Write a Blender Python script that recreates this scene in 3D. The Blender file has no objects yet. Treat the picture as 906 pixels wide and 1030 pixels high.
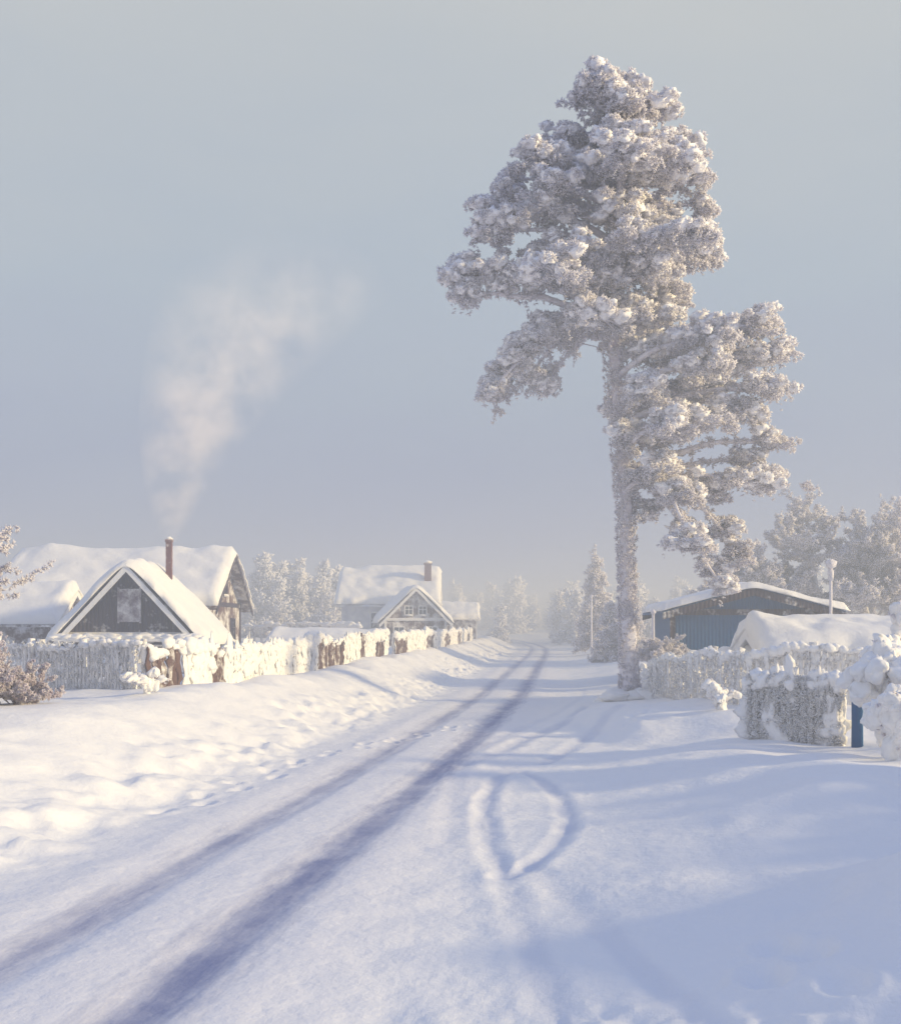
import bpy, math, numpy as np
from mathutils import Vector
rng = np.random.default_rng(7)
D = bpy.data
scene = bpy.context.scene
COL = scene.collection

# ------------------------------------------------------------------ noise
def _h(ix, iy, iz):
    n = (ix.astype(np.int64)*374761393 + iy.astype(np.int64)*668265263 + iz.astype(np.int64)*2147483647) & 0xffffffff
    n = ((n ^ (n >> 13)) * 1274126177) & 0xffffffff
    n = (n ^ (n >> 16)) & 0xffffffff
    return n.astype(np.float64)/0xffffffff
def vnoise(p):
    i = np.floor(p); f = p-i; i = i.astype(np.int64)
    f = f*f*f*(f*(f*6-15)+10)
    r = 0
    for dx in (0, 1):
        wx = f[..., 0] if dx else 1-f[..., 0]
        for dy in (0, 1):
            wy = f[..., 1] if dy else 1-f[..., 1]
            for dz in (0, 1):
                wz = f[..., 2] if dz else 1-f[..., 2]
                r = r + wx*wy*wz*_h(i[..., 0]+dx, i[..., 1]+dy, i[..., 2]+dz)
    return r*2-1
def fbm(p, o=3):
    r = 0; a = 1
    for k in range(o):
        r = r+a*vnoise(p*(2.03**k)+17.3*k); a *= .5
    return r
def _v2(x, y, sd):
    ix = np.floor(x); iy = np.floor(y); fx = x-ix; fy = y-iy
    fx = fx*fx*fx*(fx*(fx*6-15)+10); fy = fy*fy*fy*(fy*(fy*6-15)+10)
    ix = ix.astype(np.int64); iy = iy.astype(np.int64); z = np.full(ix.shape, sd, np.int64)
    return 2*((_h(ix, iy, z)*(1-fx)+_h(ix+1, iy, z)*fx)*(1-fy)+(_h(ix, iy+1, z)*(1-fx)+_h(ix+1, iy+1, z)*fx)*fy)-1
def n2(x, y, s, o=3, z=0.0):
    x = np.asarray(x, float)*s; y = np.asarray(y, float)*s; x, y = np.broadcast_arrays(x, y); r = 0; a = 1
    for k in range(o):
        r = r+a*_v2(x*(2.03**k)+17.3*k, y*(2.03**k)+17.3*k, int(z*10)+k); a *= .5
    return r
def sstep(a, b, x):
    t = np.clip((x-a)/(b-a), 0, 1); return t*t*(3-2*t)

# ------------------------------------------------------------------ mesh accumulator
class Acc:
    def __init__(s): s.V = []; s.T = []; s.A = []; s.n = 0
    def add(s, V, T, a=1.0):
        V = np.asarray(V, float); T = np.asarray(T, np.int64)
        s.V.append(V); s.T.append(T+s.n); s.A.append(np.zeros(len(V))+a); s.n += len(V)
    def inst(s, tmpl, pos, R, sc, a=1.0):
        V, T = tmpl; N = len(pos)
        if N == 0: return
        sc = np.asarray(sc, float)
        if sc.ndim == 1: sc = sc[:, None].repeat(3, 1)
        W = V[None]*sc[:, None, :]
        W = np.einsum('nij,nvj->nvi', R, W)+pos[:, None, :]
        TT = T[None]+(np.arange(N)*len(V))[:, None, None]
        aa = (np.zeros(N)+a)[:, None].repeat(len(V), 1)
        s.add(W.reshape(-1, 3), TT.reshape(-1, 3), aa.reshape(-1))
    def build(s, name, mat, parent=None, smooth=True, disp=None):
        V = np.concatenate(s.V); T = np.concatenate(s.T); A = np.concatenate(s.A)
        if disp is not None: V = disp(V)
        return mesh(name, V, T, mat, parent, smooth, {'frost': A})

def mesh(name, V, T, mat, parent=None, smooth=True, attrs=None):
    me = D.meshes.new(name)
    V = np.asarray(V, np.float32); T = np.asarray(T, np.int32); k = T.shape[1]
    me.vertices.add(len(V)); me.vertices.foreach_set('co', V.ravel())
    me.loops.add(T.size); me.loops.foreach_set('vertex_index', T.ravel())
    me.polygons.add(len(T)); me.polygons.foreach_set('loop_start', np.arange(len(T), dtype=np.int32)*k)
    me.update(calc_edges=True)
    me.polygons.foreach_set('use_smooth', np.full(len(T), smooth))
    for n, a in (attrs or {}).items():
        at = me.attributes.new(n, 'FLOAT', 'POINT'); at.data.foreach_set('value', np.asarray(a, np.float32))
    me.materials.append(mat)
    ob = D.objects.new(name, me); COL.objects.link(ob)
    if parent: ob.parent = parent
    return ob
def empty(name, loc=(0, 0, 0)):
    e = D.objects.new(name, None); COL.objects.link(e); e.location = loc; e.empty_display_size = .5
    return e

# ------------------------------------------------------------------ templates
def ico(sub, amp=.18, seed=0.):
    t = (1+5**.5)/2
    V = [(-1,t,0),(1,t,0),(-1,-t,0),(1,-t,0),(0,-1,t),(0,1,t),(0,-1,-t),(0,1,-t),(t,0,-1),(t,0,1),(-t,0,-1),(-t,0,1)]
    F = [(0,11,5),(0,5,1),(0,1,7),(0,7,10),(0,10,11),(1,5,9),(5,11,4),(11,10,2),(10,7,6),(7,1,8),(3,9,4),(3,4,2),(3,2,6),(3,6,8),(3,8,9),(4,9,5),(2,4,11),(6,2,10),(8,6,7),(9,8,1)]
    V = [np.array(v)/np.linalg.norm(v) for v in V]
    for _ in range(sub):
        c = {}; G = []
        def m(a, b):
            k = (min(a, b), max(a, b))
            if k not in c:
                q = V[a]+V[b]; V.append(q/np.linalg.norm(q)); c[k] = len(V)-1
            return c[k]
        for a, b, d in F:
            x, y, z = m(a, b), m(b, d), m(d, a)
            G += [(a, x, z), (b, y, x), (d, z, y), (x, y, z)]
        F = G
    V = np.array(V); V = V*(1+amp*fbm(V*1.7+seed, 2))[:, None]
    return V, np.array(F)
BLOB1 = [ico(1, .22, s) for s in (1.3, 7.7, 21.1)]
BLOB2 = [ico(2, .25, s) for s in (3.3, 9.1, 14.9)]
BLOBL = [ico(2, .5, s) for s in (5.3, 11.1, 31.9)]
def spiky(n, seed, fat=.11, cone=.2):
    r = np.random.default_rng(seed); V = []; T = []
    for k in range(n):
        th = r.uniform(0, 2*math.pi); cz = r.uniform(cone, 1)
        d = np.array([math.sqrt(1-cz*cz)*math.cos(th), math.sqrt(1-cz*cz)*math.sin(th), cz])
        a = np.cross(d, [.3, .5, .8]); a /= np.linalg.norm(a); b = np.cross(d, a)
        L = r.uniform(.7, 1.15); f = fat*r.uniform(.7, 1.4); o = len(V)
        V.append(d*0)
        for q in range(3):
            an = q*2.094; V.append(d*L*.55+(a*math.cos(an)+b*math.sin(an))*f)
        V.append(d*L)
        for q in range(3):
            T += [(o, o+1+(q+1) % 3, o+1+q), (o+1+q, o+1+(q+1) % 3, o+4)]
    return np.array(V), np.array(T)
TUFT = [spiky(7, s, .16) for s in (1, 2, 3)]
def rot_to(d):
    d = d/np.linalg.norm(d, axis=1, keepdims=True)
    ref = np.where(np.abs(d[:, 2:3]) < .9, np.array([[0, 0, 1.]]), np.array([[1., 0, 0]]))
    a = np.cross(ref, d); a /= np.linalg.norm(a, axis=1, keepdims=True)
    b = np.cross(d, a)
    th = rng.uniform(0, 6.283, len(d))[:, None]
    a2 = a*np.cos(th)+b*np.sin(th); b2 = np.cross(d, a2)
    return np.stack([a2, b2, d], -1)
def rz(n):
    th = rng.uniform(0, 6.283, n); R = np.zeros((n, 3, 3)); R[:, 0, 0] = np.cos(th); R[:, 0, 1] = -np.sin(th); R[:, 1, 0] = np.sin(th); R[:, 1, 1] = np.cos(th); R[:, 2, 2] = 1
    return R
def tube(pts, rad, sides=6):
    P = np.asarray(pts, float); n = len(P); rad = np.zeros(n)+rad
    t = np.gradient(P, axis=0); t /= np.linalg.norm(t, axis=1, keepdims=True)+1e-9
    ref = np.array([0.31, .95, .05]) if abs(t[:, 1]).mean() < .8 else np.array([.9, .1, .3])
    a = np.cross(t, ref); a /= np.linalg.norm(a, axis=1, keepdims=True)+1e-9; b = np.cross(t, a)
    an = np.arange(sides)*2*math.pi/sides
    V = P[:, None]+(a[:, None]*np.cos(an)[None, :, None]+b[:, None]*np.sin(an)[None, :, None])*rad[:, None, None]
    V = V.reshape(-1, 3); T = []
    for i in range(n-1):
        for j in range(sides):
            p = i*sides+j; q = i*sides+(j+1) % sides
            T += [(p, q, q+sides), (p, q+sides, p+sides)]
    V = np.vstack([V, P[0], P[-1]]); c0 = len(V)-2
    for j in range(sides):
        T += [(c0, (j+1) % sides, j), (c0+1, (n-1)*sides+j, (n-1)*sides+(j+1) % sides)]
    return V, np.array(T)
def boxm(x0, x1, y0, y1, z0, z1):
    V = np.array([(x, y, z) for x in (x0, x1) for y in (y0, y1) for z in (z0, z1)])
    T = [(0,1,3),(0,3,2),(4,6,7),(4,7,5),(0,4,5),(0,5,1),(2,3,7),(2,7,6),(0,2,6),(0,6,4),(1,5,7),(1,7,3)]
    return V, np.array(T)
def grid_tris(nu, nv, flip=False):
    i, j = np.meshgrid(np.arange(nu-1), np.arange(nv-1), indexing='ij'); p = (i*nv+j).ravel()
    T = np.concatenate([np.stack([p, p+nv, p+nv+1], 1), np.stack([p, p+nv+1, p+1], 1)])
    return T[:, ::-1] if flip else T

# ------------------------------------------------------------------ materials
SNOW = (.90, .885, .88)
def nt(name):
    m = D.materials.new(name); m.use_nodes = True
    t = m.node_tree; b = t.nodes['Principled BSDF']
    b.inputs['Roughness'].default_value = .75
    b.inputs['Specular IOR Level'].default_value = .25
    return m, t, b
def N(t, ty, **k):
    n = t.nodes.new(ty)
    for a, v in k.items(): setattr(n, a, v)
    return n
def math_(t, op, a, b=None, clamp=False):
    n = N(t, 'ShaderNodeMath', operation=op, use_clamp=clamp)
    for i, v in enumerate((a, b)):
        if v is None: continue
        if isinstance(v, (int, float)): n.inputs[i].default_value = v
        else: t.links.new(v, n.inputs[i])
    return n.outputs[0]
def noise(t, vec, scale, detail=4, rough=.55):
    n = N(t, 'ShaderNodeTexNoise'); n.inputs['Scale'].default_value = scale
    n.inputs['Detail'].default_value = detail; n.inputs['Roughness'].default_value = rough
    if vec is not None: t.links.new(vec, n.inputs['Vector'])
    return n.outputs['Fac']
def mixc(t, f, a, b):
    n = N(t, 'ShaderNodeMix', data_type='RGBA')
    if isinstance(f, float): n.inputs[0].default_value = f
    else: t.links.new(f, n.inputs[0])
    for i, v in ((6, a), (7, b)):
        if isinstance(v, tuple): n.inputs[i].default_value = (*v, 1)
        else: t.links.new(v, n.inputs[i])
    return n.outputs[2]
def bump(t, b, h, strength=.5, dist=.05):
    n = N(t, 'ShaderNodeBump'); n.inputs['Strength'].default_value = strength; n.inputs['Distance'].default_value = dist
    t.links.new(h, n.inputs['Height']); t.links.new(n.outputs[0], b.inputs['Normal'])
def frosty(name, base, base2, scale=5, gain=4., amount=None, bdist=.03, planks=0., snow=SNOW, transl=0.):
    """real surface (wood, bark, paint) with rime frost caking it in patches"""
    m, t, b = nt(name)
    pos = N(t, 'ShaderNodeNewGeometry').outputs['Position']
    n1 = noise(t, pos, scale, 5, .6); n2_ = noise(t, pos, scale*7, 3, .6)
    if amount is None:
        at = N(t, 'ShaderNodeAttribute', attribute_name='frost').outputs['Fac']
    else:
        v = N(t, 'ShaderNodeValue'); v.outputs[0].default_value = amount; at = v.outputs[0]
    s = math_(t, 'ADD', math_(t, 'MULTIPLY', n1, .8), math_(t, 'MULTIPLY', n2_, .2))
    s = math_(t, 'ADD', s, -1.0); s = math_(t, 'ADD', s, at)          # >0 : frost
    f = math_(t, 'ADD', math_(t, 'MULTIPLY', s, gain), .5, True)
    w = mixc(t, noise(t, pos, scale*2.5, 3), base, base2)
    cc = mixc(t, f, w, snow)
    t.links.new(cc, b.inputs['Base Color'])
    h = math_(t, 'ADD', n2_, math_(t, 'MULTIPLY', f, .6))
    if planks:
        wv = N(t, 'ShaderNodeTexWave', wave_type='BANDS', bands_direction='X'); wv.inputs['Scale'].default_value = planks
        tc = N(t, 'ShaderNodeTexCoord'); t.links.new(tc.outputs['Object'], wv.inputs['Vector'])
        h = math_(t, 'ADD', h, wv.outputs['Fac'])
    if not transl: bump(t, b, h, .7, bdist)
    if transl:
        tr = N(t, 'ShaderNodeBsdfTranslucent'); t.links.new(cc, tr.inputs[0])
        ms = N(t, 'ShaderNodeMixShader'); ms.inputs[0].default_value = transl
        t.links.new(b.outputs[0], ms.inputs[1]); t.links.new(tr.outputs[0], ms.inputs[2])
        t.links.new(ms.outputs[0], t.nodes['Material Output'].inputs['Surface'])
    return m
def snowmat(name, col=SNOW, s1=2.5, s2=18., d=.06):
    m, t, b = nt(name)
    pos = N(t, 'ShaderNodeNewGeometry').outputs['Position']
    b.inputs['Base Color'].default_value = (*col, 1)
    h = math_(t, 'ADD', noise(t, pos, s1, 4), math_(t, 'MULTIPLY', noise(t, pos, s2, 3), .25))
    bump(t, b, h, .6, d)
    return m
M_snow = snowmat('snow')
M_rime = frosty('rime_on_needles', (.58, .47, .57), (.68, .57, .67), 6, 2.6, None, .01, snow=(.95, .92, .96), transl=.38)  # base tones put the crown's lavender inner shade into the colour
M_rimesnow = frosty('rime_snow_pads', (.72, .64, .73), (.80, .72, .81), 7, 2.6, None, .02, snow=(.95, .93, .96))
M_forest = frosty('rime_on_far_trees', (.42, .36, .46), (.55, .5, .6), .5, 2.6, None, .01, snow=(.83, .83, .9))
M_twig = frosty('rime_on_twigs', (.22, .10, .13), (.32, .18, .22), 14, 3., None, .01)
M_bark = frosty('rime_on_bark', (.42, .29, .34), (.54, .42, .48), 7, 2.5, None, .04, snow=(.87, .83, .89))
M_wood = frosty('frosted_dark_timber', (.03, .018, .035), (.07, .045, .065), 1.6, 7., .38, .03, planks=2.2)
M_wood2 = frosty('frosted_brown_timber', (.09, .045, .04), (.16, .08, .07), 2.0, 6., .47, .03, planks=2.)
M_fence = frosty('frosted_fence_board', (.09, .05, .05), (.18, .11, .10), 3.0, 5., None, .03)
M_plas = frosty('frosted_white_plaster', (.42, .42, .5), (.56, .56, .62), 1.5, 3., .5, .02)
M_blue = frosty('frosted_blue_paint', (.004, .065, .19), (.010, .10, .25), 1.2, 7., .20, .02, planks=2.5)
M_trim = frosty('frosted_trim', (.3, .25, .25), (.45, .4, .4), 3, 3., .72, .03)
M_brick = frosty('frosted_chimney', (.12, .04, .045), (.19, .07, .06), 6, 5., .34, .02)
def glassmat():
    m, t, b = nt('window_glass'); b.inputs['Base Color'].default_value = (.03, .035, .05, 1)
    b.inputs['Roughness'].default_value = .12; b.inputs['Specular IOR Level'].default_value = .6
    return m
M_glass = glassmat()

# ------------------------------------------------------------------ terrain
_cy = np.array([-60, -10, 0, 7.25, 10.6, 17.2, 34, 83, 110, 135, 165, 200, 2500.])
_cx = np.array([-11, -4.6, -3.2, -2.25, -1.75, -.74, 1.5, 6.5, 8.9, 9.6, 8.0, 4.0, -60.])
_ty = np.linspace(-60, 2500, 8000)
_tw = 1.5+np.clip(_ty, 0, 100)*.06
_tx = sum(np.interp(_ty+d*_tw, _cy, _cx) for d in np.linspace(-1, 1, 9))/9
def xc(y): return np.interp(y, _ty, _tx)
GROOVES = [
 ([(.48, 9.6), (.40, 10.8), (.36, 12.2), (.46, 14.2), (.72, 16.3), (1.05, 16.9), (1.36, 15.4), (1.42, 13.4), (1.28, 11.8), (1.02, 10.7), (.72, 10.0), (.48, 9.6)], .032, .10),
 ([(.62, 4.0), (.60, 5.5), (.56, 7.06), (.52, 8.25), (.48, 9.6)], .016, .10),
 ([(1.34, 5.2), (1.12, 7.0), (.92, 8.6), (.70, 10.0)], .012, .10),
 ([(-.02, 11), (-.02, 13), (.1, 16), (.35, 19), (1.4, 23.3), (2.8, 28), (3.9, 33), (4.6, 38)], .014, .12),
 ([(.25, 17.5), (1.1, 20), (2.5, 24.5), (3.6, 29)], .03, .15),
 ([(1.5, 17.5), (2.3, 20), (3.3, 23.5), (4.0, 26)], .025, .15),
]
_r = np.random.default_rng(5); FOOT = []
for (x0, y0, dx, dy, n_) in ((1.5, 4.6, .10, .33, 7), (-2.9, 17, .25, .55, 14), (-3.3, 13.0, .12, .6, 9), (3.6, 21.2, .1, .5, 8)):
    for k in range(n_): FOOT.append((x0+dx*k+(.13 if k % 2 else -.13)+_r.normal()*.05, y0+dy*k+_r.normal()*.07, _r.uniform(.03, .06)))
def H(x, y):
    x = np.asarray(x, float); y = np.asarray(y, float); u = x-xc(y)
    big = n2(x, y, .13, 3, 3.1); mid = n2(x, y, .55, 3, 9.2); fin = n2(x, y, 2.3, 3, 5.5)
    lb = sstep(-2.1, -5.0, u)
    h = lb*(.84+.12*big) + .06*np.exp(-((u+2.9+.4*mid)/.6)**2)*(1+.9*fin)*sstep(2, 9, y)
    h = h + .06*mid*lb + .024*fin*sstep(-1.7, -2.4, u)*(1-.7*sstep(-3.2, -4.2, u))
    h = h + .10*np.exp(-((u+5.0)/.7)**2)*(1+.6*mid)*sstep(18, 24, y)
    rb = sstep(1.9, 6.2, u)
    h = h + rb*(.36+.1*big) + .07*mid*rb
    h = h + .26*sstep(2.6+.3*mid, 3.6+.3*mid, x)*sstep(18.4, 20.3, y+.6*big)*(1-sstep(24, 32, y))
    h = h + .62*np.exp(-(((x-3.4)/.95)**2+((y-6.3)/1.15)**2))*(1+.3*mid)
    h = h + .25*np.exp(-(((x-4.2)/1.2)**2+((y-12.5)/2.4)**2))
    h = h + .008*fin*sstep(.9, 1.6, np.abs(u)) + .02*mid*sstep(.9, 2, u)
    ch = np.exp(-(((x-.6)/1.3)**2+((y-4.9)/1.1)**2)); h = h + .035*ch*n2(x, y, 5, 3, 1.7)
    for s in (-.62, .62):
        wob = .05*n2(x*0, y, .35, 2, 4+s)
        h = h - .025*np.exp(-((u-s-wob)/.22)**4)
    h = h + .02*np.exp(-(u/.4)**2)+.015*np.exp(-((u-1.15)/.25)**2)+.03*np.exp(-((u+1.25)/.3)**2)
    h = h + 1.2*sstep(120, 260, y) + 3.0*sstep(300, 1200, np.hypot(x, y))
    return h
def gz(x, y): return float(H(np.array([x]), np.array([y]))[0])
def add_grooves(X, Y, Z, Gm):
    for pts, dep, w in GROOVES:
        P = np.array(pts)
        t = np.linspace(0, len(P)-1, len(P)*8); i = np.clip(t.astype(int), 0, len(P)-2); f = (t-i)
        Q = P[i]*(1-f)[:, None]+P[i+1]*f[:, None]
        for _ in range(14): Q[1:-1] = .25*Q[:-2]+.5*Q[1:-1]+.25*Q[2:]
        msk = (X > Q[:, 0].min()-1) & (X < Q[:, 0].max()+1) & (Y > Q[:, 1].min()-1) & (Y < Q[:, 1].max()+1)
        xs, ys = X[msk], Y[msk]; d = np.full(len(xs), 9.)
        for a, b in zip(Q[:-1], Q[1:]):
            ab = b-a; tt = np.clip(((xs-a[0])*ab[0]+(ys-a[1])*ab[1])/(ab@ab), 0, 1)
            d = np.minimum(d, np.hypot(xs-a[0]-ab[0]*tt, ys-a[1]-ab[1]*tt))
        dn = d+.03*n2(xs, ys, 2.5, 2, 7); md = .85+.35*n2(xs, ys, 1.2, 2, 3)
        Z[msk] += (-dep*np.exp(-(dn/w)**2) + dep*.25*np.exp(-((dn-w*1.9)/(w*.7))**2))*md
        Gm[msk] = np.maximum(Gm[msk], np.clip(np.exp(-(dn/(w*1.05))**4)*md, 0, 1)*min(1, dep/.034))
    for fx, fy, dp in FOOT:
        msk = (np.abs(X-fx) < .5) & (np.abs(Y-fy) < .6)
        d = np.sqrt(((X[msk]-fx)/.11)**2+((Y[msk]-fy)/.17)**2)
        Z[msk] += -dp*np.exp(-d**4)+dp*.3*np.exp(-((d-1.5)/.4)**2)
u = np.linspace(-6.6, 6.6, 860); v = np.linspace(-2.2, 7.3, 980)
gx = 1.4*np.sinh(u)+.6; gy = 2.6*np.sinh(v)
X, Y = np.meshgrid(gx, gy, indexing='ij'); Z = H(X, Y); Gm = np.zeros_like(Z); add_grooves(X, Y, Z, Gm)
V = np.stack([X, Y, Z], -1).reshape(-1, 3)
p = grid_tris(len(gx), len(gy))
m, t, b = nt('snow_ground')
pos = N(t, 'ShaderNodeNewGeometry').outputs['Position']
U_ = N(t, 'ShaderNodeAttribute', attribute_name='lateral').outputs['Fac']
sep = N(t, 'ShaderNodeSeparateXYZ'); t.links.new(pos, sep.inputs[0])
cmb = N(t, 'ShaderNodeCombineXYZ'); t.links.new(math_(t, 'MULTIPLY', U_, 4.), cmb.inputs[0]); t.links.new(math_(t, 'MULTIPLY', sep.outputs[1], .6), cmb.inputs[1])
streak = noise(t, cmb.outputs[0], 1.6, 7, .70)
cmb2 = N(t, 'ShaderNodeCombineXYZ'); t.links.new(math_(t, 'MULTIPLY', U_, 1.), cmb2.inputs[0]); t.links.new(math_(t, 'MULTIPLY', sep.outputs[1], .9), cmb2.inputs[1])
patch = noise(t, cmb2.outputs[0], .9, 4, .6)
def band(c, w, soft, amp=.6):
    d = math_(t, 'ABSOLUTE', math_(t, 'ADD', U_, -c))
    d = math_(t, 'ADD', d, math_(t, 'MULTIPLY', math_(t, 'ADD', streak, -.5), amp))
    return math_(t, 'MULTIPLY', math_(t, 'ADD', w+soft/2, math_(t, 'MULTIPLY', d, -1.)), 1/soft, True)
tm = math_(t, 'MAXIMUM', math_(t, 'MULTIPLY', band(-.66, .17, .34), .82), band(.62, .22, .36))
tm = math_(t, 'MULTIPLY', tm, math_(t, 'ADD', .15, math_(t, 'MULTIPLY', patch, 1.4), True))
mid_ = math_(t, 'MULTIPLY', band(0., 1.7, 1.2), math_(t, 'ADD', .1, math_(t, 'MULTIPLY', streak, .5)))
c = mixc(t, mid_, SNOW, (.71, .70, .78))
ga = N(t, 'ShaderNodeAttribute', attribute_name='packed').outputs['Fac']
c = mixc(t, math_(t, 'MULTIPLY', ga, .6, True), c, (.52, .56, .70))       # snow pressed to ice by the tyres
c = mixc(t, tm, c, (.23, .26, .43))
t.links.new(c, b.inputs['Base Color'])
h = math_(t, 'ADD', noise(t, pos, 1.7, 5), math_(t, 'MULTIPLY', noise(t, pos, 9, 5), .26))
h = math_(t, 'ADD', h, math_(t, 'MULTIPLY', streak, .14))
bump(t, b, h, .55, .07)
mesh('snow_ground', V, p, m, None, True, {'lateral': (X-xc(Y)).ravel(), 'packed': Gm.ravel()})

# ------------------------------------------------------------------ PINE
def tufts(acc, pos, dirs, size, frost):
    n = len(pos); k = rng.integers(0, 3, n)
    R = rot_to(dirs)
    fr = np.zeros(n)+frost; size = np.zeros(n)+size
    for q in range(3):
        s = k == q
        acc.inst(TUFT[q], pos[s], R[s], size[s], fr[s])
def sph(n):
    d = rng.normal(size=(n, 3)); return d/np.linalg.norm(d, axis=1, keepdims=True)
def pine():
    bx, by = 5.05, 31.0; bz = gz(bx, by)-.1
    root = empty('frosted_pine_tree', (bx, by, bz))
    tr = np.array([(0, 0), (-.03, 1.5), (-.06, 3.5), (-.1, 5.6), (-.25, 7.8), (-.45, 9.8), (-.4, 12), (-.35, 14), (-.5, 16), (-.7, 17.6)])
    zz = np.linspace(0, 17.6, 90); tx = np.interp(zz, tr[:, 1], tr[:, 0])
    tx = np.convolve(np.pad(tx, 5, 'edge'), np.ones(11)/11, 'valid')
    rad = np.interp(zz, [0, .5, 2, 9, 14, 17.4], [.36, .25, .20, .16, .11, .04])
    P = np.stack([tx, .12*np.sin(zz*.35), zz], 1)
    A = Acc(); Vt, Tt = tube(P, rad, 20)
    Vt = Vt.copy(); Vt[:, :2] += (.05*fbm(Vt*np.array([3, 3, 2.]), 3))[:, None]*np.sign(Vt[:, :2]-np.interp(Vt[:, 2], zz, tx)[:, None]*np.array([1, 0]))
    A.add(Vt, Tt, .5+.3*np.clip(1-Vt[:, 2]/12, 0, 1))
    F = Acc(); B = Acc()
    pads = [(-.8,17.9,.5,.4),(-.2,17.55,.6,.4),(.3,17.25,.65,.42),(-1.1,17.1,.75,.42),(.95,16.75,.6,.4),(-.4,16.7,.8,.5),(-1.8,16.2,.85,.45),(-.1,16.0,1.05,.55),(1.3,15.8,.75,.42),(-2.6,15.2,.9,.45),(-1.6,15.3,.9,.45),(-.6,14.8,1.1,.55),(.9,14.8,1.2,.5),(1.8,14.9,.65,.45),(-3.3,14.4,.85,.45),(-2.3,13.9,1.1,.5),(-.35,13.6,1.1,.55),(1.3,13.6,1.1,.5),(-3.7,13.3,1,.46),(-2,12.7,1.1,.5),(0,12.9,.9,.45),(1.8,12.75,.9,.4),(-4.3,12.3,.95,.46),(-2.75,11.9,1.1,.5),(-1.05,11.75,1.1,.52),(.5,12,1.0,.5),(-4.65,11.6,.55,.4),(-1.6,10.9,1.1,.46),(.35,10.9,1.15,.46),(1.2,11.6,.8,.45),(-4.85,12.0,.4,.35),(2.2,14.2,.4,.35),(2.3,12.9,.35,.28),(-3.4,15.0,.35,.3),(-4.2,13.9,.35,.25),
      (-2.6,10.35,.7,.38),(-3.3,9.65,.75,.42),(-3.75,8.95,.45,.42),(-2.35,9.2,.5,.42),(-3.0,10.1,.45,.35),(-4.0,8.7,.25,.3),
      (3.4,10.65,.9,.46),(2,10.2,1.0,.5),(.6,9.95,.95,.5),(3.8,9.8,.7,.46),(.35,8.8,.8,.55),(2,9.1,1.05,.46),(3.5,8.8,.85,.4),(2.6,8.15,1.1,.36),(-.2,7.55,.5,.55),(1.2,7.7,.95,.6),(3.9,7.5,.6,.42),(.9,6.45,.9,.5),(2,6.15,1.0,.42),(3.95,6.3,.85,.45),(3.1,6.35,.7,.34),(2.8,5.05,.62,.42),(1.75,4.75,.75,.44),(2.4,4.0,.45,.55),(3.0,4.5,.38,.4),(2.5,3.3,.3,.35),(.55,5.4,.45,.35),(4.3,10.0,.35,.35),(3.4,7.0,.5,.3),(2.9,9.6,.7,.35)]
    full = []
    for (x, z, rx, rz_) in pads:
        ax = np.interp(z, tr[:, 1], tr[:, 0])
        full.append((x, rng.uniform(-.7, .5), z, rx, rz_))
        far = abs(x-ax)
        if far < 3.4 and rx > .7:
            for sg in (-1, 1):
                if rng.random() < .55:
                    full.append((ax+(x-ax)*rng.uniform(.45, .9), sg*rng.uniform(.9, 2.3)*(1 if z < 15.5 else .5), z+rng.uniform(-.35, .2), rx*.85, rz_*.9))
    L = Acc()
    for (x, y, z, rx, rz_) in full:
        ax = np.interp(z, tr[:, 1], tr[:, 0]); far = math.hypot(x-ax, y)
        az = float(np.clip(z-.22*far-.1, 6.0, 17.0))
        if z < 10.6 and x < -1.5: az = 11.0
        if z < 5.6: az = 6.6
        a0 = np.array([np.interp(az, tr[:, 1], tr[:, 0]), 0, az]); c = np.array([x, y, z-rz_*.35])
        s = np.linspace(0, 1, 14)[:, None]
        Q = a0*(1-s)+c*s; Q[:, 2] += (np.sin(s[:, 0]*math.pi)*(.16 if z > az else .3)*far*.6)
        Q += .11*np.stack([fbm(Q*1.3+k*9, 2) for k in range(3)], 1)*np.sin(s*math.pi)
        r0 = .03+.022*far
        Vv, Tv = tube(Q, np.linspace(r0, r0*.35, 14), 7); L.add(Vv, Tv, .7)
        m_ = int(far*22)+4; si = rng.integers(3, 14, m_)
        tufts(F, Q[si]+rng.normal(size=(m_, 3))*.06, sph(m_)+[0, 0, .3], rng.uniform(.08, .18, m_), .85)
        n = int(25*rx/0.8)
        d = sph(n); r = rng.uniform(.1, 1, n)**.5
        ed = 1+.24*rng.normal(size=n)
        sc = c+np.array([0, 0, rz_*.3])+d*np.array([rx, rx*.9, rz_])*(r*ed)[:, None]*.95
        hr = np.hypot(sc[:, 0]-x, sc[:, 1]-y)/rx
        sc[:, 2] -= .16*hr**2*rng.uniform(.2, 2.4, n)
        for q in range(n):
            rr = rng.uniform(.11, .28)*(.85+.25*rx)
            if q % 2 == 0:
                s3 = np.linspace(0, 1, 4)[:, None]; Vv, Tv = tube(c*(1-s3)+sc[q]*s3+[[0, 0, 0], [0, 0, .05], [0, 0, .04], [0, 0, 0]], np.linspace(.022, .01, 4), 4)
                L.add(Vv, Tv, .65)
            m_ = int(25*(rr/.2)**1.2); dd = sph(m_); dd[:, 2] = np.where(dd[:, 2] < -.35, -dd[:, 2]*.6, dd[:, 2])
            out = np.array([sc[q][0]-ax, sc[q][1], 0]); out /= np.linalg.norm(out)+.01
            pp = sc[q]+dd*rr*np.array([1, 1, .75])*rng.uniform(.55, 1.05, (m_, 1))
            dr = dd+out*.25+np.array([0, 0, -.2])+.35*rng.normal(size=(m_, 3))
            up = (dd[:, 2]+.4)/1.4
            rel = np.clip((sc[q][2]-z)/rz_*.5+.5, 0, 1)
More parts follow.
